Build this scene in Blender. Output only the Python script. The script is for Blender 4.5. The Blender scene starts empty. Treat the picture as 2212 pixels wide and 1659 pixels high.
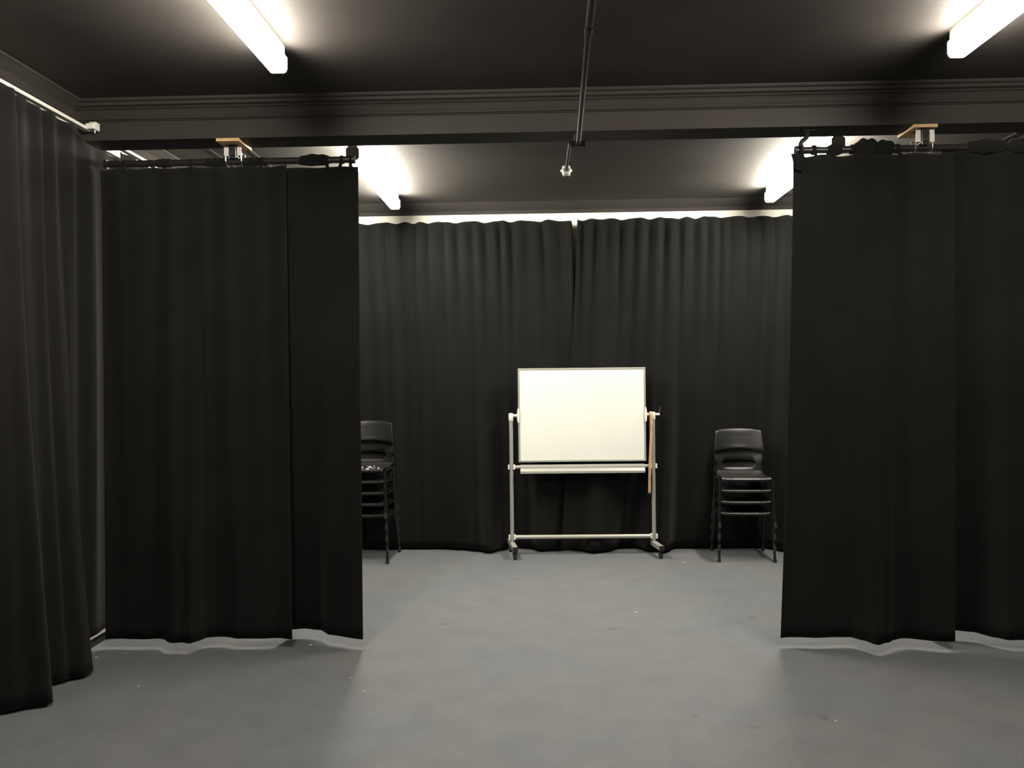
import bpy, math, random
from mathutils import Matrix, Vector
sc = bpy.context.scene
PI = math.pi
# ------------------------------------------------------------------ camera
cd = bpy.data.cameras.new('camera'); cam = bpy.data.objects.new('camera', cd)
sc.collection.objects.link(cam); sc.camera = cam
cd.sensor_width = 36.0; cd.lens = 36.0 * 1850 / 2212; cd.clip_start = 0.05; cd.clip_end = 60
cam.matrix_world = (Matrix.Translation((0, 0, 1.68)) @ Matrix.Rotation(math.radians(1.92), 4, 'Z')
                    @ Matrix.Rotation(PI / 2 - math.radians(0.31), 4, 'X') @ Matrix.Rotation(math.radians(-0.6), 4, 'Z'))
# ------------------------------------------------------------------ world, exposure
w = bpy.data.worlds.new('world'); sc.world = w; w.use_nodes = True
w.node_tree.nodes['Background'].inputs[0].default_value = (0.02, 0.02, 0.022, 1)
w.node_tree.nodes['Background'].inputs[1].default_value = 0.2
sc.view_settings.view_transform = 'Standard'; sc.view_settings.look = 'None'
sc.view_settings.gamma = 1; sc.view_settings.use_curve_mapping = False
sc.view_settings.exposure = 0.0
LAMP_NEAR = 108.0; LAMP_FAR = 188.0           # radiance of the lit diffusers (near pair set dimmer to balance the floor)

# ------------------------------------------------------------------ room numbers
ZC = 3.41; XL = -2.9; XR = 3.66; YB = 8.53; YF = -1.8
BEAM = (5.23, 5.46, 3.187)

# ------------------------------------------------------------------ materials
def mat(name, col, rough=0.6, metal=0.0, noise=0.0, nscale=20.0, bump=0.0, bscale=200.0, spec=0.5, col2=None, emit=None, es=0.0):
    m = bpy.data.materials.new(name); m.use_nodes = True
    nt = m.node_tree; b = nt.nodes['Principled BSDF']
    b.inputs['Base Color'].default_value = (*col, 1); b.inputs['Roughness'].default_value = rough
    b.inputs['Metallic'].default_value = metal; b.inputs['Specular IOR Level'].default_value = spec
    tc = nt.nodes.new('ShaderNodeTexCoord')
    if noise > 0 or col2:
        n = nt.nodes.new('ShaderNodeTexNoise'); n.inputs['Scale'].default_value = nscale; n.inputs['Detail'].default_value = 6
        nt.links.new(tc.outputs['Object'], n.inputs['Vector'])
        r = nt.nodes.new('ShaderNodeValToRGB')
        c2 = col2 or tuple(c * (1 - noise) for c in col)
        r.color_ramp.elements[0].position = 0.35; r.color_ramp.elements[1].position = 0.65
        r.color_ramp.elements[0].color = (*c2, 1); r.color_ramp.elements[1].color = (*(tuple(min(1, c * (1 + noise)) for c in col)), 1)
        nt.links.new(n.outputs['Fac'], r.inputs[0]); nt.links.new(r.outputs[0], b.inputs['Base Color'])
    if bump > 0:
        n2 = nt.nodes.new('ShaderNodeTexNoise'); n2.inputs['Scale'].default_value = bscale; n2.inputs['Detail'].default_value = 3
        nt.links.new(tc.outputs['Object'], n2.inputs['Vector'])
        bp = nt.nodes.new('ShaderNodeBump'); bp.inputs['Strength'].default_value = bump; bp.inputs['Distance'].default_value = 0.003
        nt.links.new(n2.outputs['Fac'], bp.inputs['Height']); nt.links.new(bp.outputs[0], b.inputs['Normal'])
    if emit:
        b.inputs['Emission Color'].default_value = (*emit, 1); b.inputs['Emission Strength'].default_value = es
    return m

def carpet():
    m = bpy.data.materials.new('blue_grey_carpet'); m.use_nodes = True
    nt = m.node_tree; b = nt.nodes['Principled BSDF']; L = nt.links.new
    b.inputs['Roughness'].default_value = 0.72; b.inputs['Specular IOR Level'].default_value = 0.6
    tc = nt.nodes.new('ShaderNodeTexCoord')
    def noise(s, d=4, vec=None, st=None):
        n = nt.nodes.new('ShaderNodeTexNoise'); n.inputs['Scale'].default_value = s; n.inputs['Detail'].default_value = d
        if st:
            mp = nt.nodes.new('ShaderNodeMapping'); mp.inputs['Scale'].default_value = st
            L(tc.outputs['Object'], mp.inputs[0]); L(mp.outputs[0], n.inputs['Vector'])
        else: L(tc.outputs['Object'], n.inputs['Vector'])
        return n
    def ramp(src, p0, c0, p1, c1):
        r = nt.nodes.new('ShaderNodeValToRGB'); e = r.color_ramp.elements
        e[0].position = p0; e[1].position = p1; e[0].color = (*c0, 1); e[1].color = (*c1, 1); L(src, r.inputs[0]); return r
    def mul(a, c):
        x = nt.nodes.new('ShaderNodeMix'); x.data_type = 'RGBA'; x.blend_type = 'MULTIPLY'; x.inputs[0].default_value = 1
        L(a, x.inputs[6]); L(c, x.inputs[7]); return x.outputs[2]
    base = ramp(noise(1.1, 5).outputs['Fac'], .3, (.142, .155, .170), .7, (.160, .162, .164))
    fib = ramp(noise(420, 2).outputs['Fac'], .3, (.72, .72, .72), .7, (1.22, 1.22, 1.22))
    weave = ramp(noise(60, 3, st=(.5, 1.6, 1)).outputs['Fac'], .35, (.93, .93, .93), .65, (1.06, 1.06, 1.06))
    wear = ramp(noise(4.5, 6).outputs['Fac'], .30, (.90, .90, .90), .62, (1.03, 1.03, 1.02))
    v = nt.nodes.new('ShaderNodeTexVoronoi'); v.inputs['Scale'].default_value = 1.9; v.inputs['Randomness'].default_value = 1
    wn = noise(6, 3); ad = nt.nodes.new('ShaderNodeVectorMath'); ad.operation = 'MULTIPLY_ADD'
    ad.inputs[1].default_value = (.12, .12, .12); L(wn.outputs['Color'], ad.inputs[0]); L(tc.outputs['Object'], ad.inputs[2]); L(ad.outputs[0], v.inputs['Vector'])
    spots = ramp(v.outputs['Distance'], .035, (.72, .70, .66), .085, (1, 1, 1))
    c = mul(mul(mul(mul(base.outputs[0], fib.outputs[0]), weave.outputs[0]), wear.outputs[0]), spots.outputs[0])
    L(c, b.inputs['Base Color'])
    bp = nt.nodes.new('ShaderNodeBump'); bp.inputs['Strength'].default_value = .5; bp.inputs['Distance'].default_value = .004
    L(noise(420, 2).outputs['Fac'], bp.inputs['Height']); L(bp.outputs[0], b.inputs['Normal'])
    return m

def fabric(name, col):
    m = mat(name, col, rough=0.95, spec=0.15, noise=0.18, nscale=3.0, bump=0.35, bscale=500)
    b = m.node_tree.nodes['Principled BSDF']
    b.inputs['Sheen Weight'].default_value = 0.08; b.inputs['Sheen Roughness'].default_value = 0.6
    b.inputs['Sheen Tint'].default_value = (.5, .5, .47, 1)
    return m

M = dict(
    carpet=carpet(),
    ceil=mat('charcoal_ceiling_paint', (.052, .048, .044), .65, noise=.12, nscale=1.5, bump=.15, bscale=60, spec=.10),
    beam=mat('charcoal_beam_paint', (.036, .032, .028), .6, noise=.1, nscale=2, bump=.1, bscale=80, spec=.3),
    white_wall=mat('cream_wall_paint', (.80, .77, .66), .7, noise=.03, nscale=4, bump=.1, bscale=80),
    dark_wall=mat('dark_wall_paint', (.03, .03, .03), .7, noise=.1, nscale=4),
    skirt=mat('black_skirting_paint', (.012, .012, .012), .4),
    skirt_white=mat('white_skirting_paint', (.75, .74, .70), .5),
    cloth=fabric('black_curtain_cloth', (.0080, .0080, .0075)),
    cloth_back=fabric('black_back_curtain_cloth_darkened', (.0056, .0057, .0052)),  # same black cloth, colour darkened so the far lamps light it less
    cloth2=fabric('black_side_curtain_cloth', (.0066, .0062, .0058)),
    hem=fabric('black_hem_cloth', (.007, .007, .0065)),
    board=mat('white_board_enamel', (.86, .87, .80), .22, noise=.015, nscale=3, spec=.5),
    alu=mat('satin_aluminium', (.60, .59, .53), .38, .55, bump=.05, bscale=300),
    grey_metal=mat('grey_painted_post', (.36, .36, .32), .45, .2),
    white_plastic=mat('off_white_plastic', (.78, .77, .69), .4),
    grey_plastic=mat('grey_lamp_plastic', (.26, .24, .21), .5),
    lamp_metal=mat('white_lamp_metal', (.6, .6, .56), .45),
    diffuser_near=mat('lit_diffuser_near_bay', (.8, .8, .75), .4, emit=(1.0, .92, .80), es=LAMP_NEAR),
    diffuser_far=mat('lit_diffuser_far_bay', (.8, .8, .75), .4, emit=(1.0, .94, .82), es=LAMP_FAR),
    black_plastic=mat('black_chair_plastic', (.016, .016, .015), .36, bump=.12, bscale=900, spec=.5),
    black_metal=mat('black_gloss_tube', (.012, .012, .012), .22, spec=.6),
    black_rubber=mat('black_rubber', (.012, .012, .012), .7),
    black_steel=mat('black_painted_steel', (.022, .021, .02), .4, .2),
    pipe=mat('black_painted_pipe', (.008, .0078, .0075), .6, .0, spec=.25),
    chrome=mat('zinc_plated_steel', (.75, .74, .70), .18, 1.0),
    plate=mat('bright_bracket_steel', (.8, .78, .70), .4, .2),
    ply=mat('raw_plywood', (.62, .40, .20), .6, noise=.2, nscale=9),
    tan=mat('tan_webbing', (.55, .33, .15), .75, noise=.12, nscale=60, bump=.2, bscale=400),
    wood_dark=mat('stained_tan', (.40, .25, .12), .7),
    paper=mat('white_paper', (.85, .84, .80), .8),
    bag=mat('shiny_black_film', (.02, .02, .02), .12, bump=.4, bscale=30, spec=.8),
    bag_white=mat('pale_film', (.35, .35, .33), .15),
)

# ------------------------------------------------------------------ mesh helpers
class MB:
    def __init__(s): s.v = []; s.f = []
    def add(s, vs, fs):
        o = len(s.v); s.v += [tuple(p) for p in vs]; s.f += [tuple(i + o for i in f) for f in fs]; return s
    def box(s, x0, x1, y0, y1, z0, z1, mtx=None, bev=0.0):
        if bev > 0:
            b = min(bev, (x1-x0)/2.01, (y1-y0)/2.01, (z1-z0)/2.01)
            # chamfered box: three nested shells
            pts = []; fs = []
            X = (x0, x1); Y = (y0, y1); Z = (z0, z1)
            idx = {}
            for i in (0, 1):
                for j in (0, 1):
                    for k in (0, 1):
                        sx, sy, sz = (1 if i == 0 else -1), (1 if j == 0 else -1), (1 if k == 0 else -1)
                        for a in range(3):
                            p = [X[i] + sx*b, Y[j] + sy*b, Z[k] + sz*b]
                            p[a] = (X[i], Y[j], Z[k])[a]
                            idx[i, j, k, a] = len(pts); pts.append(Vector(p))
            for a in range(3):
                for e in (0, 1):
                    q = []
                    for (u, v) in ((0, 0), (1, 0), (1, 1), (0, 1)):
                        c = [0, 0, 0]; c[a] = e; c[(a+1) % 3] = u; c[(a+2) % 3] = v; q.append(idx[(*c, a)])
                    fs.append(q if e else q[::-1])
            for a in range(3):            # edges along axis a
                b1, b2 = (a+1) % 3, (a+2) % 3
                for u in (0, 1):
                    for v in (0, 1):
                        c0 = [0, 0, 0]; c1 = [0, 0, 0]; c0[a] = 0; c1[a] = 1
                        for c in (c0, c1): c[b1] = u; c[b2] = v
                        q = [idx[(*c0, b1)], idx[(*c1, b1)], idx[(*c1, b2)], idx[(*c0, b2)]]
                        fs.append(q if (u != v) else q[::-1])
            for i in (0, 1):
                for j in (0, 1):
                    for k in (0, 1):
                        q = [idx[i, j, k, 0], idx[i, j, k, 1], idx[i, j, k, 2]]
                        fs.append(q if (i+j+k) % 2 else q[::-1])
            vs = pts
        else:
            vs = [Vector((x, y, z)) for x in (x0, x1) for y in (y0, y1) for z in (z0, z1)]
            fs = [(0, 1, 3, 2), (4, 6, 7, 5), (0, 4, 5, 1), (2, 3, 7, 6), (0, 2, 6, 4), (1, 5, 7, 3)]
        if mtx: vs = [mtx @ v for v in vs]
        return s.add(vs, fs)
    def tube(s, pts, r, n=14, cap=True, closed=False):
        pts = [Vector(p) for p in pts]; N = len(pts)
        rs = r if isinstance(r, (list, tuple)) else [r] * N
        ring = []; up = None
        for i, p in enumerate(pts):
            if closed: t = (pts[(i+1) % N] - pts[i-1]).normalized()
            else:
                t = (pts[min(i+1, N-1)] - pts[max(i-1, 0)]).normalized()
            if up is None:
                up = Vector((0, 0, 1)) if abs(t.z) < .9 else Vector((0, 1, 0))
            up = (up - t * up.dot(t)).normalized(); sd = t.cross(up)
            ring.append([p + (up * math.cos(a) + sd * math.sin(a)) * rs[i] for a in [2*PI*k/n for k in range(n)]])
        vs = [v for rg in ring for v in rg]; fs = []
        for i in range(N if closed else N-1):
            j = (i+1) % N
            for k in range(n):
                k2 = (k+1) % n; fs.append((i*n+k, i*n+k2, j*n+k2, j*n+k))
        if cap and not closed:
            fs.append(tuple(range(n))[::-1]); fs.append(tuple((N-1)*n+k for k in range(n)))
        return s.add(vs, fs)
    def prism(s, prof, axis, a0, a1):
        """closed profile of 2-D points swept along an axis ('X' : prof=(y,z), 'Y' : prof=(x,z))"""
        n = len(prof)
        def P(p, a): return (a, p[0], p[1]) if axis == 'X' else (p[0], a, p[1])
        vs = [P(p, a0) for p in prof] + [P(p, a1) for p in prof]
        fs = [(i, (i+1) % n, n+(i+1) % n, n+i) for i in range(n)] + [tuple(range(n))[::-1], tuple(range(n, 2*n))]
        return s.add(vs, fs)
    def build(s, name, m, parent=None, smooth=False, loc=None, auto=40):
        me = bpy.data.meshes.new(name)
        org = Vector(loc) if loc else Vector((0, 0, 0))
        me.from_pydata([tuple(Vector(v) - org) for v in s.v], [], s.f); me.validate(); me.materials.append(m)
        import bmesh
        b = bmesh.new(); b.from_mesh(me); bmesh.ops.recalc_face_normals(b, faces=b.faces)
        for f in b.faces: f.smooth = smooth
        if smooth:
            for e in b.edges:
                if len(e.link_faces) == 2 and e.calc_face_angle(0) > math.radians(auto): e.smooth = False
        b.to_mesh(me); b.free()
        o = bpy.data.objects.new(name, me); sc.collection.objects.link(o); o.location = org
        if parent: o.parent = parent
        return o

def tag(o, label=None, cat=None, group=None, kind=None):
    if label: o['label'] = label
    if cat: o['category'] = cat
    if group: o['group'] = group
    if kind: o['kind'] = kind
    return o
def thing(name, label, cat, loc=(0, 0, 0), rz=0, group=None):
    o = bpy.data.objects.new(name, None); sc.collection.objects.link(o)
    o.location = loc; o.rotation_euler = (0, 0, rz); o.empty_display_size = .1
    return tag(o, label, cat, group)
def struct(name, mb, m, smooth=False): return tag(mb.build(name, m, smooth=smooth), kind='structure')
def arc(c, r, a0, a1, n, plane='XZ'):
    out = []
    for k in range(n+1):
        a = a0 + (a1-a0)*k/n; u, v = r*math.cos(a), r*math.sin(a)
        out.append((c[0]+u, c[1], c[2]+v) if plane == 'XZ' else ((c[0]+u, c[1]+v, c[2]) if plane == 'XY' else (c[0], c[1]+u, c[2]+v)))
    return out
def round_path(pts, rad, n=5):
    pts = [Vector(p) for p in pts]; out = [pts[0]]
    for i in range(1, len(pts)-1):
        a, b, c = pts[i-1], pts[i], pts[i+1]
        d0 = (a-b); d1 = (c-b); r = min(rad, d0.length*.45, d1.length*.45)
        p0 = b + d0.normalized()*r; p1 = b + d1.normalized()*r
        for k in range(n+1):
            t = k/n; out.append(p0*(1-t)**2 + b*2*t*(1-t) + p1*t*t)
    out.append(pts[-1]); return out

# ------------------------------------------------------------------ setting
struct('floor', MB().box(XL-.1, XR+.1, YF-.1, YB+.1, -.1, 0), M['carpet'])
struct('ceiling', MB().box(XL-.1, XR+.1, YF-.1, YB+.1, ZC, ZC+.1), M['ceil'])
struct('wall_left', MB().box(XL-.1, XL, YF, YB, 0, ZC), M['white_wall'])
struct('wall_back', MB().box(XL, XR, YB, YB+.1, 0, ZC), M['white_wall'])
struct('wall_right', MB().box(XR, XR+.1, YF, YB, 0, ZC), M['dark_wall'])
struct('wall_front', MB().box(XL, XR, YF-.1, YF, 0, ZC), M['dark_wall'])
struct('baseboard_left', MB().box(XL, XL+.03, YF, YB, 0, .035).box(XL, XL+.018, YF, YB, .035, .05), M['skirt'])
struct('trim_1', MB().box(XL, XL+.022, YF, YB, .05, .13), M['skirt_white'])
struct('baseboard_back', MB().box(XL, XR, YB-.018, YB, 0, .1), M['skirt'])
# beam across the room (soffit z 3.187) with stepped mouldings where it meets the ceiling
b = MB(); y0, y1, zb = BEAM
b.prism([(y0, zb), (y1, zb), (y1, ZC), (y0-.02, ZC), (y0-.02, ZC-.075), (y0, ZC-.08)], 'X', XL, XR)
struct('trim_2', b, M['beam'])
# cornice profiles: two rounded beads with a quirk between
def cornice(sign, y):          # sign -1 : projects to -Y
    pr = [(0, ZC), (.125, ZC), (.125, ZC-.010), (.116, ZC-.018), (.100, ZC-.018), (.092, ZC-.034), (.068, ZC-.040), (.062, ZC-.048), (.050, ZC-.050),
          (.042, ZC-.060), (.030, ZC-.082), (.022, ZC-.094), (.022, ZC-.100), (.010, ZC-.104), (.010, ZC-.108), (0, ZC-.110)]
    return [(y + sign*p[0], p[1]) for p in pr]
struct('trim_3', MB().prism(cornice(-1, y0), 'X', XL, XR), M['beam'])
struct('trim_4', MB().prism(cornice(1, y1), 'X', XL, XR), M['beam'])
struct('trim_5', MB().prism([(YB, ZC), (YB-.20, ZC), (YB-.165, ZC-.016), (YB-.12, ZC-.035), (YB-.05, ZC-.06), (YB-.03, ZC-.085), (YB, ZC-.085)], 'X', XL, XR), M['ceil'])
pl = [(XL, ZC), (XL+.13, ZC), (XL+.13, ZC-.010), (XL+.11, ZC-.018), (XL+.055, ZC-.05), (XL+.03, ZC-.082), (XL, ZC-.085)]
struct('trim_6', MB().prism(pl, 'Y', YF, YB), M['ceil'])
struct('trim_7', MB().prism([(XR-(p[0]-XL), p[1]) for p in pl], 'Y', YF, YB), M['ceil'])
# joint cover strips on the boarded ceiling of the far bay
struct('trim_8', MB().box(-2.46, -2.43, 5.6, YB-.2, ZC-.003, ZC), M['ceil'])
struct('trim_9', MB().box(-2.17, -2.14, 5.6, YB-.2, ZC-.003, ZC), M['ceil'])
struct('trim_10', MB().box(3.42, 3.45, 5.6, YB-.2, ZC-.003, ZC), M['ceil'])

# ------------------------------------------------------------------ ceiling lights
def make_light(x, ya, yb, label):
    t = thing('ceiling_light', label, 'ceiling light', (x, ya, ZC), group='fluorescent batten lights')
    L = yb-ya; zc = 0
    MB().prism([(-.034, 0), (.034, 0), (.034, -.052), (-.034, -.052)], 'Y', 0.006, L-.006).build('housing', M['lamp_metal'], t)
    pr = [(-.036, -.050), (-.047, -.062), (-.047, -.118), (-.040, -.134), (-.030, -.140), (.030, -.140), (.040, -.134), (.047, -.118), (.047, -.062), (.036, -.050)]
    MB().prism(pr, 'Y', .012, L-.012).build('diffuser', M['diffuser_near' if ya < 5 else 'diffuser_far'], t)
    for y in (0, L-.0125):
        MB().prism(pr, 'Y', y, y+.0125).build('end_cap', M['grey_plastic'], t)
    return t
XA, XB = -1.335, 2.105
make_light(XA, 2.58, 4.39, 'long glowing ceiling light in the near bay, upper left')
make_light(XB, 2.58, 4.39, 'long glowing ceiling light in the near bay, at the upper right corner')
make_light(XA, 6.12, 7.93, 'glowing ceiling light beyond the beam, above the end of the left curtain')
make_light(XB, 6.09, 7.90, 'glowing ceiling light beyond the beam, above the edge of the right curtain')

# ------------------------------------------------------------------ curtains
def interp(pts, s):
    if s <= pts[0][0]: return pts[0][1]
    for (a, fa), (b_, fb) in zip(pts, pts[1:]):
        if s <= b_:
            t = (s-a)/(b_-a); t = t*t*(3-2*t); return fa+(fb-fa)*t
    return pts[-1][1]
class Folds:
    """irregular row of rounded folds along s, mean spacing L"""
    def __init__(self, seed, L, length):
        r = random.Random(seed); self.p = [(-L, 0)]; s = -L*.3; hi = 1
        while s < length + 2*L:
            self.p.append((s, hi * r.uniform(.55, 1))); s += L * .5 * r.uniform(.65, 1.45); hi = -hi
    def __call__(self, s): return interp(self.p, s)
def curtain(name, label, group, p0, p1, nrm, zt, zb, seed, hem, m='cloth', top_fine=.022, bot_fine=.006, top_coarse=.006, bot_coarse=.035,
            fine=.13, coarse=.34, flare=(0, 0), scal=.012, step=.012, sag=None, fine_fade=2.0, hem_z=None, rows=46, fp=1.2):
    """pleated cloth hung between p0 and p1; hem = [(s, offset)] bulge of the hem along nrm"""
    p0 = Vector((*p0, 0)); p1 = Vector((*p1, 0)); d = p1-p0; L = d.length; d.normalize(); nv = Vector((*nrm, 0)).normalized()
    f1, f2, f3 = Folds(seed, fine, L), Folds(seed+7, coarse, L), Folds(seed+13, fine*1.9, L)
    sc1 = Folds(seed+21, .24, L); drift = Folds(seed+31, 1.1, L)
    n = int(L/step); vs = []; fs = []
    for j in range(rows+1):
        v = j/rows; v = v**1.15                      # 0 top .. 1 hem
        for i in range(n+1):
            s = L*i/n
            sh = s + .03*drift(s)*v
            ft = (1-v)**fine_fade; 
            off = (bot_fine + (top_fine-bot_fine)*ft) * f1(sh) + (top_coarse + (bot_coarse-top_coarse)*v) * f2(s + .05*v*drift(s)) * .8
            off += .010*f3(s)*(v*(1-v)*4)*.8
            if v < .04: off *= .45 + .55*v/.04
            off += interp(hem, s) * v**1.6 if hem else 0
            fl = flare[0]*(1-i/n) + flare[1]*(i/n)
            x = p0 + d*(s + fl*v**fp) + nv*off
            top = zt + scal*sc1(s) + (sag(s) if sag else 0)
            bot = zb + (interp(hem_z, s) if hem_z else 0)
            vs.append((x.x, x.y, top + (bot-top)*v))
    for j in range(rows):
        for i in range(n):
            a = j*(n+1)+i; fs.append((a, a+1, a+n+2, a+n+1))
    mb = MB().add(vs, fs)
    o = mb.build(name, M[m], smooth=True, loc=(vs[rows*(n+1)][0], vs[rows*(n+1)][1], zb), auto=180)
    so = o.modifiers.new('thickness', 'SOLIDIFY'); so.thickness = .004; so.offset = 0
    tag(o, label, 'curtain', group)
    o['cols'] = n+1
    def pt(s, v=0):                                   # point on the cloth, for parts
        i = max(0, min(n, int(round(s/L*n)))); j = int(round(v*rows)); return Vector(vs[j*(n+1)+i])
    return o, pt

def rel(pts, x0, y0, sgn=-1):  # hem given as world (x, y) → (s, offset)
    return [(x-x0, (y-y0)*sgn) for x, y in pts]

# back wall: two black curtains
YBC = 8.36
hemL = [(-2.75, 8.4), (-1.784, 8.42), (-1.37, 8.42), (-1.223, 8.44), (-1.065, 8.45), (-.847, 8.372), (-.684, 8.323), (-.56, 8.21), (-.42, 8.38), (-.30, 8.47), (-.20, 8.45), (-.08, 8.29), (.037, 8.31), (.187, 8.374), (.33, 8.37)]
hemR = [(.187, 8.24), (.304, 8.25), (.53, 8.299), (.652, 8.2), (.788, 8.25), (.94, 8.44), (1.04, 8.47), (1.17, 8.26), (1.307, 8.2), (1.44, 8.42), (1.632, 8.43), (1.803, 8.40), (2.032, 8.44), (2.2, 8.42), (2.4, 8.22), (2.6, 8.3), (3.5, 8.3)]
curtain('curtain', 'black pleated back-wall curtain hanging left of the whiteboard', 'back wall curtains', (-2.74, YBC), (.315, YBC), (0, -1), 3.222, .028, 11,
        rel(hemL, -2.74, YBC), m='cloth_back', fine=.14, coarse=.42, top_fine=.040, bot_fine=.005, bot_coarse=.020, fine_fade=3.0, step=.011, scal=.011, flare=(0, .075), fp=.55)
curtain('curtain', 'black pleated back-wall curtain hanging right of the whiteboard', 'back wall curtains', (.372, YBC-.02), (3.5, YBC-.02), (0, -1), 3.226, .028, 23,
        rel(hemR, .372, YBC-.02), m='cloth_back', fine=.14, coarse=.42, top_fine=.040, bot_fine=.005, bot_coarse=.020, fine_fade=3.0, step=.011, scal=.011, flare=(-.19, 0))
# masking curtain, left: two overlapping cloths on the pipe under the beam
A = [(-2.722, 5.328), (-2.477, 5.34), (-2.277, 5.261), (-2.192, 5.233), (-2.167, 5.28), (-2.13, 5.366), (-2.0, 5.386), (-1.913, 5.346), (-1.59, 5.336)]
B = [(-1.66, 5.52), (-1.56, 5.55), (-1.46, 5.53), (-1.356, 5.424), (-1.15, 5.336)]
YM = 5.335
sagL = lambda s: -.012 - .0*s
curtain('curtain', 'wide black masking curtain on the left, hanging under the beam', 'left masking curtains', (-2.77, YM), (-1.578, YM), (0, -1), 3.035, .06, 31,
        rel(A, -2.77, YM), fine=.17, coarse=.34, top_fine=.018, bot_fine=.008, bot_coarse=.018, fine_fade=1.3, step=.010, scal=.006)
o, ptB = curtain('curtain', 'narrow black curtain panel with free vertical edge beside the opening on the left', 'left masking curtains', (-1.66, YM+.03), (-1.13, YM+.01), (0, -1), 3.026, .06, 41,
        rel(B, -1.66, YM+.02), fine=.18, coarse=.5, top_fine=.004, bot_fine=.003, bot_coarse=.006, step=.010, scal=.004, top_coarse=.002)
# masking curtain, right
A2 = [(1.467, 5.343), (1.739, 5.361), (1.941, 5.371), (1.997, 5.295), (2.043, 5.213), (2.11, 5.27), (2.172, 5.314), (2.264, 5.332), (2.481, 5.277)]
B2 = [(2.45, 5.50), (2.604, 5.506), (2.693, 5.466), (2.781, 5.36), (2.84, 5.313), (2.95, 5.313), (3.5, 5.33)]
YM2 = 5.25
o, ptR = curtain('curtain', 'black masking curtain on the right, its free edge beside the opening', 'right masking curtains', (1.545, YM2), (2.50, YM2), (0, -1), 3.015, .06, 51,
        rel(A2, 1.545, YM2), fine=.19, coarse=.30, top_fine=.016, bot_fine=.008, bot_coarse=.016, fine_fade=1.3, step=.010, scal=.008, flare=(-.075, 0))
curtain('curtain', 'black masking curtain running out of the right edge of the photo', 'right masking curtains', (2.44, YM2+.03), (3.5, YM2+.03), (0, -1), 3.045, .06, 61,
        rel(B2, 2.44, YM2+.03), fine=.2, coarse=.4, top_fine=.016, bot_fine=.008, bot_coarse=.016, fine_fade=1.3, step=.010, scal=.008)
# left wall curtains, seen obliquely
def relx(pts, y0, x0): return [(y-y0, x-x0) for y, x in pts]
curtain('curtain', 'black wall curtain nearest the camera at the lower left edge', 'left wall curtains', (-2.77, -1.5), (-2.75, 4.42), (1, 0), 3.226, .018, 71,
        relx([(-1.5, -2.72), (3.4, -2.7), (4.0, -2.83), (4.2, -2.80), (4.30, -2.70), (4.37, -2.60), (4.42, -2.61)], -1.5, -2.76), m='cloth2', fine=.17, coarse=.45,
        top_fine=.038, bot_fine=.008, bot_coarse=.028, step=.016, fine_fade=2.4, scal=.005)
curtain('curtain', 'black wall curtain filling the left corner in front of the beam', 'left wall curtains', (-2.78, 4.36), (-2.79, 5.60), (1, 0), 3.226, .02, 83,
        relx([(4.36, -2.76), (4.627, -2.756), (4.72, -2.66), (4.78, -2.60), (4.86, -2.60), (4.93, -2.72), (5.0, -2.80), (5.3, -2.82), (5.6, -2.82)], 4.36, -2.78), m='cloth2', fine=.17, coarse=.36,
        sag=lambda s: -.058*max(0, min(1, (s-.74)/.08)), hem_z=[(0, 0), (.60, 0), (.70, .078), (1.3, .078)],
        top_fine=.026, bot_fine=.008, bot_coarse=.018, step=.011, fine_fade=2.4, scal=.005)
curtain('curtain', 'black wall curtain of the far bay, showing only above the left masking curtain', 'left wall curtains', (-2.78, 5.62), (-2.78, 8.2), (1, 0), 3.224, .02, 97,
        [(0, 0), (2, 0)], m='cloth2', fine=.17, coarse=.36, top_fine=.03, bot_fine=.008, bot_coarse=.018, step=.02, fine_fade=2.4, scal=.005)
curtain('curtain', 'black wall curtain along the right wall, outside the photo', 'right wall curtains', (3.5, -1.5), (3.5, 5.05), (-1, 0), 3.2, .02, 107,
        [(0, 0), (2, 0)], m='cloth2', fine=.17, coarse=.45, top_fine=.03, bot_fine=.008, bot_coarse=.018, step=.03, scal=.012, rows=24)

curtain('curtain', 'black wall curtain along the right wall of the far bay, unseen, added to absorb light', 'right wall curtains', (3.5, 5.65), (3.5, 8.2), (-1, 0), 3.2, .02, 109,
        [(0, 0), (2, 0)], m='cloth2', fine=.17, coarse=.45, top_fine=.03, bot_fine=.008, bot_coarse=.018, step=.03, scal=.012, rows=24)  # unseen cloth added to soak up bounce light in the far bay
# white curtain tracks along the left wall
def track(y0_, y1_, label):
    t = thing('curtain_track', label, 'curtain track', (-2.775, y0_, 3.230))
    MB().box(-.012, .028, 0, y1_-y0_, .0, .020, bev=.003).build('rail', M['white_plastic'], t)
    n = max(2, int((y1_-y0_)/1.0)+1)
    for k in range(n):
        yy = .03 + (y1_-y0_-.06)*k/(n-1)
        MB().box(-.125, .0, yy-.012, yy+.012, .020, .032, bev=.002).build('wall_bracket', M['white_plastic'], t)
    return t
track(-1.5, 5.19, 'white curtain track along the left wall above the side curtains')
track(5.50, 8.3, 'white curtain track on the left wall of the far bay, seen under the beam')
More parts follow.
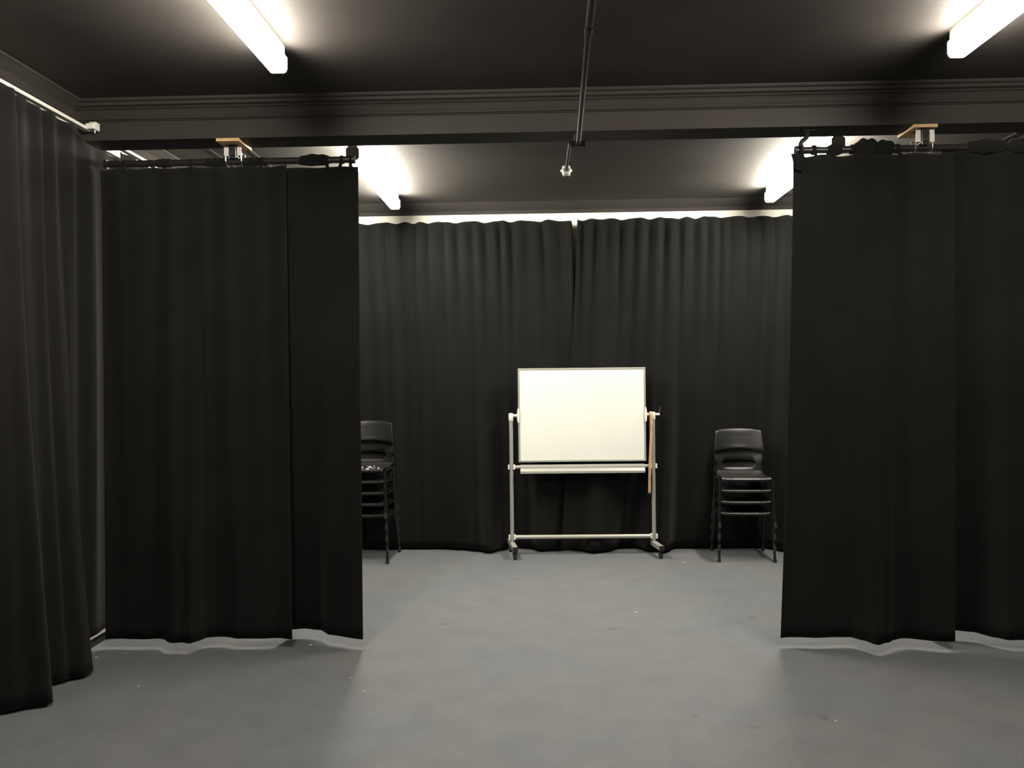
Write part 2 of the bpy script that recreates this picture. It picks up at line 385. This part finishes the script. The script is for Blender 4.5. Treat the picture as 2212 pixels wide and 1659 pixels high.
# ------------------------------------------------------------------ curtain rods (rail pipes) with lumps of cloth and ties
def rod(name, label, x0, x1, y, z, r=.021):
    t = thing(name, label, 'curtain pipe', (x0, y, z))
    MB().tube([(0, 0, 0), (x1-x0, 0, 0)], r, 18).build('pipe', M['black_steel'], t, smooth=True)
    MB().tube([(-.012, 0, 0), (.004, 0, 0)], r+.006, 18).build('end_cap', M['black_plastic'], t, smooth=True)
    MB().tube([(x1-x0-.004, 0, 0), (x1-x0+.012, 0, 0)], r+.006, 18).build('end_cap', M['black_plastic'], t, smooth=True)
    return t
YRL, ZRL = 5.36, 3.073
rodL = rod('curtain_pipe', 'black pipe along the top of the left masking curtain', -2.74, -1.165, YRL, ZRL)
YRR, ZRR = 5.28, 3.055
rodR = rod('curtain_pipe', 'black pipe along the top of the right masking curtain', 1.575, 3.5, YRR, ZRR)
def tie(t, x, z, w=.018, lean=0, drop=.05, r=.026):
    """cloth tie looped round the pipe and running down to the heading"""
    mb = MB(); n = 16
    ring = [(x + lean*.1*math.sin(a), r*math.cos(a), r*math.sin(a)) for a in [2*PI*k/n for k in range(n)]]
    vs = []
    for (px, py, pz) in ring: vs += [(px-w/2, py, pz), (px+w/2, py, pz), (px-w/2, py*1.13, pz*1.13), (px+w/2, py*1.13, pz*1.13)]
    fs = []
    for k in range(n):
        a = 4*k; c = 4*((k+1) % n)
        fs += [(a, a+1, c+1, c), (a+2, c+2, c+3, a+3), (a, c, c+2, a+2), (a+1, a+3, c+3, c+1)]
    mb.add(vs, fs)
    mb.prism([(x-w*.6, -r), (x+w*.6, -r), (x+w*.6+lean, -r-drop), (x-w*.6+lean, -r-drop)], 'Y', -.03, -.024)
    return mb.build('tie', M['cloth'], t)
def fold_lump(t, x, length, h, seed):
    """loose heading cloth flopped over the pipe"""
    rr = random.Random(seed); n = 18; m_ = 12; vs = []; fs = []
    ph = rr.uniform(0, 6)
    for i in range(n+1):
        u = i/n; env = max(0, math.sin(PI*u))**.55; xx = x + length*(u-.5)
        for k in range(m_):
            a = 2*PI*k/m_
            r0 = .022 + (h*env*(1+.16*math.sin(5*u*PI+ph)))*(.5+.5*max(0, math.sin(a)))
            vs.append((xx + .006*math.sin(3*a+ph), r0*math.cos(a)*.9, r0*math.sin(a)*(1.0 if math.sin(a) > 0 else 1.15)))
    for i in range(n):
        for k in range(m_):
            k2 = (k+1) % m_; fs.append((i*m_+k, i*m_+k2, (i+1)*m_+k2, (i+1)*m_+k))
    fs.append(tuple(range(m_))); fs.append(tuple(n*m_+k for k in range(m_)))
    return MB().add(vs, fs).build('gathered_cloth', M['cloth'], t, smooth=True, auto=80)
for x, ln in ((.12, 0), (.55, .01), (1.0, 0), (1.41, .015), (1.505, -.015), (1.565, 0)): tie(rodL, x, 0, lean=ln, drop=.045, r=.0235)
for x, l, h, s in ((.37, .10, .008, 1), (.70, .14, .007, 2), (.95, .16, .005, 3), (1.33, .19, .018, 4)): fold_lump(rodL, x, l, h, s)
for x, ln in ((.02, .01), (.10, .015), (.22, -.02), (.33, .02), (.43, -.02), (.60, .02)): tie(rodR, x, 0, lean=ln, drop=.04)
for x, l, h, s in ((.225, .09, .018, 11), (.415, .16, .045, 12), (.52, .12, .032, 13), (1.13, .24, .03, 14), (1.36, .2, .034, 15), (1.56, .16, .025, 16)): fold_lump(rodR, x, l, h, s)

# curved drop arm from the beam to the free end of the right pipe
t = thing('hanging_arm', 'curved black steel arm holding the free end of the right curtain pipe', 'bracket', (1.60, 5.30, BEAM[2]))
MB().tube(round_path([(.055, .02, 0), (.045, .01, -.045), (.005, 0, -.075), (.0, 0, -.115)], .03, 6), .013, 14).build('arm', M['black_steel'], t, smooth=True)
MB().tube(arc((.0, -.02, -.132), .030, 0, 2*PI, 20, 'YZ')[:-1], .008, 8, closed=True).build('hook', M['black_steel'], t, smooth=True)
MB().box(.02, .09, -.015, .055, -.008, 0, bev=.002).build('fixing_plate', M['black_steel'], t)
# loose heading corner at the free edge of the right curtain
t2 = [o_ for o_ in bpy.data.objects if o_.get('label', '').startswith('black masking curtain on the right, its free')][0]
MB().add([(1.528, 5.243, 3.025), (1.60, 5.243, 3.028), (1.60, 5.247, 2.92), (1.553, 5.243, 2.93), (1.528, 5.237, 3.025), (1.60, 5.237, 3.028), (1.60, 5.241, 2.92), (1.553, 5.237, 2.93)],
         [(0, 1, 2, 3), (7, 6, 5, 4), (0, 4, 5, 1), (1, 5, 6, 2), (2, 6, 7, 3), (3, 7, 4, 0)]).build('heading_corner', M['hem'], None)
hc = bpy.data.objects['heading_corner']; hc.parent = t2; hc.location = -Vector(t2.location)

# ------------------------------------------------------------------ plywood pads with pipe clamps under the beam
def clamp(x, yrod, zrod, label, flip=1):
    z0 = BEAM[2]
    t = thing('pipe_clamp', label, 'pipe clamp', (x, BEAM[0], z0), group='pipe clamps under the beam')
    MB().box(-.072, .072, -.004, .235, -.020, -.0005, bev=.0015).build('plywood_pad', M['ply'], t)
    yr = yrod-BEAM[0]; zr = zrod-z0
    MB().box(-.036, .036, yr-.055, yr+.055, -.028, -.020, bev=.002).build('top_plate', M['black_steel'], t)
    MB().box(-.019, .019, yr-.05, yr-.04, zr+.010, -.028, bev=.002).box(-.019, .019, yr+.04, yr+.05, zr+.01, -.028, bev=.002).box(-.019, .019, yr-.05, yr+.05, zr+.024, zr+.032, bev=.002).build('channel', M['black_steel'], t)
    for s in (-1, 1):
        MB().box(s*.041-.014, s*.041+.014, yr-.046, yr-.042, zr+.026, -.034, bev=.001).build('side_plate', M['plate'], t)
        # U-bolt round the pipe
        pth = [(s*.050, yr-.030, zr+.052)] + [(s*.050, yr-.030*math.cos(a), zr-.030*math.sin(a)) for a in [PI*k/14 for k in range(15)]] + [(s*.050, yr+.030, zr+.052)]
        u = MB().tube(pth, .0035, 8).build('u_bolt', M['chrome'], t, smooth=True)
        for yy in (-.030, .030): MB().tube([(s*.050, yr+yy, zr+.038), (s*.050, yr+yy, zr+.046)], .008, 6).build('nut', M['chrome'], u)
        MB().tube([(s*.006, yr-.058, zr+.038), (s*.006, yr-.05, zr+.038)], .005, 8).build('bolt', M['chrome'], t)
    for s in (-1, 1):
        MB().tube([(s*.028, yr-.04, -.033), (s*.028, yr-.04, -.028)], .005, 6).build('screw', M['chrome'], t)
    return t
clamp(-1.915, YRL, ZRL, 'pipe clamp on a raw plywood pad above the left curtain')
clamp(2.325, YRR, ZRR, 'pipe clamp on a raw plywood pad above the right curtain')

# ------------------------------------------------------------------ ceiling pipe ending in a white star knob
t = thing('overhead_pole', 'long black pole under the ceiling, ending at the beam in a clamp', 'pole', (.249, BEAM[0], 3.17))
Lz = 3.118-3.17
MB().tube([(-.062, -4.6, Lz), (-.036, -1.68, Lz), (-.036, -1.62, Lz)], .0165, 16).build('wide_tube', M['pipe'], t, smooth=True)
MB().tube([(-.036, -1.72, Lz), (-.036, -1.66, Lz)], .0195, 16).build('coupling', M['pipe'], t, smooth=True)
MB().tube([(-.036, -1.66, Lz), (-.004, .04, Lz)], .0135, 16).build('narrow_tube', M['pipe'], t, smooth=True)
MB().tube([(-.048, .03, Lz), (.034, .03, Lz)], .0175, 16).build('cross_clamp', M['pipe'], t, smooth=True)
MB().tube([(.030, .03, Lz), (.038, .03, Lz)], .022, 16).build('clamp_flange', M['pipe'], t, smooth=True)
MB().tube([(-.050, .03, Lz), (-.042, .03, Lz)], .021, 16).build('clamp_flange', M['pipe'], t, smooth=True)
MB().tube([(-.018, .000, Lz-.008), (-.018, .018, Lz-.012)], .006, 8).build('clamp_screw', M['chrome'], t, smooth=True)
MB().box(-.03, .02, .012, .05, Lz+.01, BEAM[2]-3.17-.001, bev=.002).build('beam_bracket', M['black_steel'], t)
MB().tube([(-.055, .015, Lz+.002), (-.058, .68, Lz-.004)], .0095, 14).build('rod', M['pipe'], t, smooth=True)
t = thing('star_knob', 'white plastic star knob on the end of the overhead pole', 'knob', (.191, 5.912, 3.112))
MB().tube([(0, -.035, -.002), (0, -.02, -.001), (0, .02, 0), (0, .035, 0)], [.024, .031, .031, .024], 20).build('hub', M['white_plastic'], t, smooth=True)
MB().tube([(0, -.039, -.002), (0, -.0345, -.002)], .0165, 18).build('end_plug', M['grey_plastic'], t)
for k in range(6):
    a = 2*PI*k/6
    ca, sa = math.cos(a), math.sin(a)
    MB().tube([(.014*ca, 0, .014*sa), (.029*ca, 0, .029*sa), (.036*ca, 0, .036*sa), (.040*ca, 0, .040*sa)], [.0135, .0135, .011, .006], 14).build('lobe', M['white_plastic'], t, smooth=True, auto=70)

# white wooden/plastic rail end left of the beam on the side wall
t = thing('rail_end', 'small white rail end on the left wall beside the beam', 'bracket', (-2.755, 5.13, 3.245))
MB().box(.0, .055, .0, .075, -.012, .022, bev=.005).build('rail_block', M['white_plastic'], t)
MB().box(.01, .058, .02, .075, .022, .036, bev=.006).build('clip', M['white_plastic'], t)
MB().tube([(.04, .04, -.03), (.04, .04, -.012)], .004, 8).build('hook', M['white_plastic'], t)

# dark box hung on the back of each far light's near end (starter housing)
# ------------------------------------------------------------------ whiteboard
def whiteboard():
    t = thing('whiteboard', 'mobile whiteboard on a grey wheeled stand before the back curtain', 'whiteboard', (.39, 8.20, 0), math.radians(1.2))
    hw, z0, z1 = .609, .888, 1.783
    MB().box(-hw+.014, hw-.014, -.010, .010, z0+.014, z1-.014).build('writing_surface', M['board'], t)
    fr = MB()
    fr.box(-hw, hw, -.014, .014, z0, z0+.018, bev=.003).box(-hw, hw, -.014, .014, z1-.018, z1, bev=.003)
    fr.box(-hw, -hw+.018, -.014, .014, z0+.018, z1-.018, bev=.003).box(hw-.018, hw, -.014, .014, z0+.018, z1-.018, bev=.003)
    fr.build('frame', M['alu'], t)
    zp = 1.332
    for s in (-1, 1):
        # oval cover at the pivot
        cv = MB(); prof = []
        for k in range(24):
            a = 2*PI*k/24; sx = .0125*math.cos(a); sz = .072*math.copysign(abs(math.sin(a))**.75, math.sin(a)); prof.append((sx, sz))
        vs = []
        for yy, kx in ((-.026, .8), (-.020, 1), (.020, 1), (.026, .8)):
            for p in prof: vs.append((s*(hw-.002)+p[0]*kx, yy, zp+p[1]*(.97 if kx < 1 else 1)))
        fs = [(j*24+k, j*24+(k+1) % 24, (j+1)*24+(k+1) % 24, (j+1)*24+k) for j in range(3) for k in range(24)] + [tuple(range(24)), tuple(72+k for k in range(24))]
        cv.add(vs, fs).build('pivot_cover', M['white_plastic'], t, smooth=True)
        xp = s*.678
        MB().tube([(s*(hw+.005), 0, zp), (xp, 0, zp)], .0145, 14).build('pivot_axle', M['white_plastic'], t, smooth=True)
        MB().tube([(xp, 0, .118), (xp, 0, zp-.02)], .0185, 20).build('post', M['grey_metal'], t, smooth=True)
        MB().tube([(xp, 0, zp-.05), (xp, 0, zp-.045), (xp, 0, zp+.018), (xp, 0, zp+.024)], [.020, .0225, .0225, .018], 20).build('post_cap', M['white_plastic'], t, smooth=True)
        # bar collars
        for zz in (.840, .170):
            MB().box(xp-s*.026-.009, xp-s*.026+.009, -.024, .024, zz-.025, zz+.025, bev=.005).build('collar', M['white_plastic'], t)
            MB().box(xp+s*.026-.008, xp+s*.026+.008, -.022, .022, zz-.023, zz+.023, bev=.005).build('collar', M['white_plastic'], t)
        # foot: box section slightly toed out, running front to back
        rot = Matrix.Translation((xp, 0, 0)) @ Matrix.Rotation(math.radians(7.0), 4, 'Z')
        ft = MB().box(-.024, .024, -.26, .19, .078, .122, mtx=rot, bev=.004).build('foot', M['alu'], t)
        for e in (-.262, .188): MB().box(-.0245, .0245, e, e+.004, .077, .123, mtx=rot).build('foot_end_cap', M['black_plastic'], ft)
        for e in (-.225, .155):
            cs = MB(); W = rot @ Matrix.Translation((0, e, 0))
            cs.tube([tuple(W @ Vector((0, 0, .060))), tuple(W @ Vector((0, 0, .078)))], .010, 12)
            cs.box(-.019, .019, -.022, .016, .050, .064, mtx=W, bev=.003)
            cs.box(-.019, -.016, -.014, .016, .018, .056, mtx=W).box(.016, .019, -.014, .016, .018, .056, mtx=W)
            c = cs.build('caster', M['black_steel'], t)
            MB().tube([tuple(W @ Vector((-.013, -.004, .0265))), tuple(W @ Vector((-.011, -.004, .0265))), tuple(W @ Vector((.011, -.004, .0265))), tuple(W @ Vector((.013, -.004, .0265)))], [.022, .0262, .0262, .022], 22).build('wheel', M['black_rubber'], c, smooth=True)
            MB().tube([tuple(W @ Vector((-.021, -.004, .0265))), tuple(W @ Vector((.021, -.004, .0265)))], .008, 12).build('hub', M['chrome'], c)
    # rails between the posts
    MB().tube([(-.66, 0, .170), (.66, 0, .170)], .0195, 20).build('lower_bar', M['alu'], t, smooth=True)
    MB().tube([(-.66, 0, .840), (.66, 0, .840)], .0165, 20).build('upper_bar', M['alu'], t, smooth=True)
    # pen tray: hooked over the upper bar, falling to a front lip
    tr = [(-.012, .860), (.012, .862), (.014, .858), (-.008, .855), (-.026, .848), (-.028, .822), (-.050, .800), (-.052, .782), (-.056, .782), (-.056, .803), (-.034, .826), (-.031, .850)]
    MB().prism(tr[::-1], 'X', -.592, .592).build('pen_tray', M['alu'], t)
    # locking crank on the right
    ax = MB().tube([(.690, 0, zp), (.742, 0, zp)], .0115, 14).build('lock_axle', M['white_plastic'], t, smooth=True)
    MB().tube([(.736, 0, zp+.002), (.752, -.008, zp+.068)], [.0085, .0075], 12).tube([(.752, -.008, zp+.064), (.7535, -.009, zp+.074)], .0100, 12).build('lock_lever', M['chrome'], t, smooth=True)
    return t
wb = whiteboard()

# tan strap looped over the right pivot axle
def ribbon(path, wdt, thk, axis=Vector((1, 0, 0))):
    path = [Vector(p) for p in path]; vs = []; fs = []; N = len(path)
    for i, p in enumerate(path):
        tt = (path[min(i+1, N-1)]-path[max(i-1, 0)]).normalized(); side = (axis - tt*axis.dot(tt)).normalized(); nn = tt.cross(side)
        ww = wdt[i] if isinstance(wdt, list) else wdt
        vs += [p-side*ww/2-nn*thk/2, p+side*ww/2-nn*thk/2, p+side*ww/2+nn*thk/2, p-side*ww/2+nn*thk/2]
    for i in range(N-1):
        a, c = 4*i, 4*(i+1)
        for k in range(4): fs.append((a+k, a+(k+1) % 4, c+(k+1) % 4, c+k))
    fs += [(0, 1, 2, 3), (4*N-4, 4*N-3, 4*N-2, 4*N-1)]
    return MB().add(vs, fs)
S = (1.048, 8.213, 1.332)      # axle point between cover and post
t = thing('strap', 'tan strap looped over the right pivot of the whiteboard', 'strap', S)
loop = [(-.024, -.030, -.748), (-.022, -.030, -.60), (-.014, -.030, -.40), (-.004, -.029, -.22), (.002, -.028, -.10), (.002, -.027, -.02)]
loop += [(-.002-.006*k/6, -.026*math.cos(PI*k/6), .026*math.sin(PI*k/6)) for k in range(7)]
loop += [(-.004, .028, -.05), (.001, .028, -.2), (.006, .028, -.35), (.006, .028, -.46)]
ribbon(loop, .024, .004).build('webbing', M['tan'], t, smooth=True, auto=60)
ribbon([(-.0242, -.030, -.752), (-.0238, -.030, -.738)], .025, .0055).build('tip', M['chrome'], t)
ribbon([(.004, -.0316, -.10), (.003, -.0316, -.155)], .012, .001).build('stitched_patch', M['wood_dark'], t)

# ------------------------------------------------------------------ stacking chairs
def shell_profile():
    # (y, z) running from the front lip of the seat, back along the seat, up the backrest
    return [(-.212, .418), (-.216, .434), (-.205, .445), (-.17, .447), (-.10, .441), (-.02, .436), (.06, .436), (.12, .441), (.165, .452),
            (.192, .472), (.208, .500), (.217, .530), (.224, .560), (.231, .590), (.238, .620), (.243, .645),
            (.232, .655), (.216, .664), (.214, .672), (.219, .70), (.228, .74), (.239, .78), (.250, .82), (.256, .842), (.262, .852), (.270, .850)]
def chair_shell():
    pr = shell_profile(); nx = 24; vs = []; fs = []
    n = len(pr)
    for j, (y, z) in enumerate(pr):
        back = max(0, min(1, (z-.46)/.1)) if j > 8 else 0
        panel = 1 if j >= 16 else 0
        hw = .222 if j < 5 else (.216 if j < 9 else .212)
        if j > 8: hw = .206 + .013*max(0, min(1, (z-.50)/.16)) + (.010 if panel else 0) - .018*max(0, (z-.68)/.17)
        for i in range(nx+1):
            u = -1+2*i/nx; x = u*hw
            yy = y; zz = z
            if j <= 8:
                zz -= .010*(1-u*u)*(1 if 2 < j else .3); zz += .004*abs(u)**6
            if back: yy -= .045*(u*u)*back
            if panel or j == 15:
                arch = .030*(1-u*u)
                if j <= 18: zz += arch - .010
                elif j >= 23: zz += .012*(1-u*u) - .008*u**6
            vs.append((x, yy, zz))
    for j in range(n-1):
        for i in range(nx):
            u = -1+2*(i+.5)/nx
            if 10 <= j <= 12 and abs(u) < .74 - (.08 if j != 11 else 0): continue      # slot behind the seat
            a = j*(nx+1)+i; fs.append((a, a+1, a+nx+2, a+nx+1))
    return vs, fs
def make_chair(name, label):
    t = thing(name, label, 'chair')
    vs, fs = chair_shell(); nx = 25
    cut = 9
    def sub(j0, j1):
        keep = [f for f in fs if j0 <= min(f)//nx < j1]
        return MB().add(vs, keep)
    se = sub(0, 9); ba = sub(9, 99)
    for mb, nm in ((se, 'seat'), (ba, 'backrest')):
        used = sorted({i for f in mb.f for i in f}); mp = {k: q for q, k in enumerate(used)}
        mb.v = [mb.v[k] for k in used]; mb.f = [tuple(mp[i] for i in f) for f in mb.f]
        o = mb.build(nm, M['black_plastic'], t, smooth=True, auto=75)
        so = o.modifiers.new('thickness', 'SOLIDIFY'); so.thickness = .007 if nm == 'seat' else .009; so.offset = -.2
        bv = o.modifiers.new('round', 'BEVEL'); bv.width = .002; bv.segments = 2; bv.limit_method = 'ANGLE'; bv.angle_limit = math.radians(50)
    for s in (-1, 1):
        fx, fy = s*.246, -.245; bx, by = s*.240, .262
        MB().tube([(s*.236, -.205, .425), (s*.2375, -.210, .39), (fx, fy, .07), (fx+s*.0012, fy-.004, .03)], .0112, 14).build('leg', M['black_metal'], t, smooth=True)
        MB().tube([(s*.232, .13, .425), (s*.2335, .142, .38), (bx, by, .07), (bx+s*.001, by+.006, .03)], .0112, 14).build('leg', M['black_metal'], t, smooth=True)
        MB().tube([(s*.236, -.205, .427), (s*.232, .13, .427)], .0110, 14).build('side_rail', M['black_metal'], t, smooth=True)
    fr = t
    legs = [o for o in t.children if o.name.startswith('leg')]
    for k, (s, q) in enumerate(((-1, 0), (-1, 1), (1, 0), (1, 1))):
        fx, fy = (s*.246, -.245) if q == 0 else (s*.240, .262)
        sg = -1 if q == 0 else 1
        MB().tube([(fx+s*.0022, fy+sg*.009, 0), (fx+s*.002, fy+sg*.008, .008), (fx, fy, .055)], [.0150, .0155, .0128], 14).build('foot', M['black_rubber'], t, smooth=True)
    MB().tube([(-.236, -.196, .424), (.236, -.196, .424)], .0085, 12).build('cross_rail', M['black_metal'], t, smooth=True)
    MB().tube([(-.232, .12, .420), (.232, .12, .420)], .0085, 12).build('cross_rail', M['black_metal'], t, smooth=True)
    return t
proto = make_chair('stacking_chair', 'black plastic stacking chair')
used = [False]
def copy_tree(o, parent=None):
    c = o.copy(); sc.collection.objects.link(c); c.parent = parent
    for ch in list(o.children): copy_tree(ch, c)
    return c
kids = list(proto.children)
def stack(x, y, rz, labels, group, step=.1065, fwd=.020, jit=0):
    for k, lb in enumerate(labels):
        if not used[0]: c = proto; used[0] = True
        else: c = copy_tree(proto)
        c.location = (x + math.sin(rz)*fwd*k, y - math.cos(rz)*fwd*k, step*k); c.rotation_euler = (0, 0, rz)
        c['label'] = lb; c['group'] = group
rr_ = [
 'bottom black chair of the stack to the right of the whiteboard',
 'black chair directly above the bottom one in the right-hand stack',
 'black chair directly below the top one in the right-hand stack',
 'topmost black plastic chair of the right-hand stack, its slotted backrest fully visible']
ll_ = [
 'bottom black chair of the left-hand stack, half behind the left masking curtain',
 'second black chair from the floor in the left-hand stack beside the curtain edge',
 'middle black chair of the left-hand stack beside the curtain edge',
 'black chair directly below the top one in the left-hand stack',
 'topmost black chair of the left-hand stack, carrying crumpled shiny film']
stack(1.868, 8.075, math.radians(-3.5), rr_, 'chair stack right of the whiteboard')
stack(-1.655, 8.075, math.radians(-3.0), ll_, 'chair stack left of the whiteboard')
# crumpled shiny film on the seat of the left stack
def crumple(name, label, cat, loc, rx, ry, h, m, seed):
    r_ = random.Random(seed); n = 22; vs = []; fs = []
    hs = [[r_.random() for _ in range(n+1)] for _ in range(n+1)]
    for i in range(n+1):
        for j in range(n+1):
            u = -1+2*i/n; v = -1+2*j/n; d = max(abs(u), abs(v)); env = max(0, 1-d**3)
            vs.append((u*rx*(1+.12*math.sin(5*v+seed)), v*ry*(1+.1*math.cos(6*u)), .002 + h*env*(.25+.75*hs[i][j])))
    for i in range(n):
        for j in range(n):
            a = i*(n+1)+j; fs.append((a, a+1, a+n+2, a+n+1))
    o = MB().add([Vector(v)+Vector(loc) for v in vs], fs).build(name, M[m], loc=loc, smooth=False)
    so = o.modifiers.new('thickness', 'SOLIDIFY'); so.thickness = .001
    return tag(o, label, cat)
crumple('plastic_wrapper', 'crumpled shiny dark film lying on the top seat of the left chair stack', 'wrapper', (-1.64, 7.88, .868), .15, .08, .03, 'bag', 5)

# ------------------------------------------------------------------ litter on the carpet
def scrap(x, y, s, rz, label, seed, m='paper'):
    r_ = random.Random(seed); n = 7
    ring = [(s*r_.uniform(.6, 1)*math.cos(2*PI*k/n), s*.55*r_.uniform(.6, 1)*math.sin(2*PI*k/n)) for k in range(n)]
    vs = [(a, b_, .001) for a, b_ in ring] + [(a*.9, b_*.9, .001+s*.25*r_.uniform(.4, 1)) for a, b_ in ring]
    vs = [Matrix.Rotation(rz, 4, 'Z') @ Vector(v) + Vector((x, y, 0)) for v in vs]
    fs = [(k, (k+1) % n, n+(k+1) % n, n+k) for k in range(n)] + [tuple(range(n))[::-1], tuple(range(n, 2*n))]
    return tag(MB().add(vs, fs).build('paper_scrap', M[m], loc=(x, y, 0)), label, 'scrap', 'white scraps on the carpet')
scrap(.663, 6.156, .010, .3, 'tiny white scrap on the carpet in front of the whiteboard', 1)
scrap(1.286, 7.821, .010, 0, 'tiny white scrap on the carpet right of the whiteboard stand', 2)
scrap(-2.246, 4.67, .010, 1.0, 'tiny white scrap on the carpet below the wide left masking curtain', 3)
scrap(-1.094, 4.807, .007, .5, 'upper of two white specks on the carpet near the left curtain edge', 4)
scrap(-.972, 4.599, .008, .9, 'lower of two white specks on the carpet near the left curtain edge', 5)
scrap(-1.483, 5.40, .013, 0, 'white scrap under the narrow left curtain panel', 6)
scrap(1.417, 4.208, .008, 0, 'tiny white scrap on the carpet at the lower right', 7)
scrap(-2.60, 5.24, .009, .2, 'tiny white scrap under the left end of the masking curtain', 8)
scrap(-2.745, 5.16, .012, .2, 'tiny white scrap in the left corner between the curtains', 9)
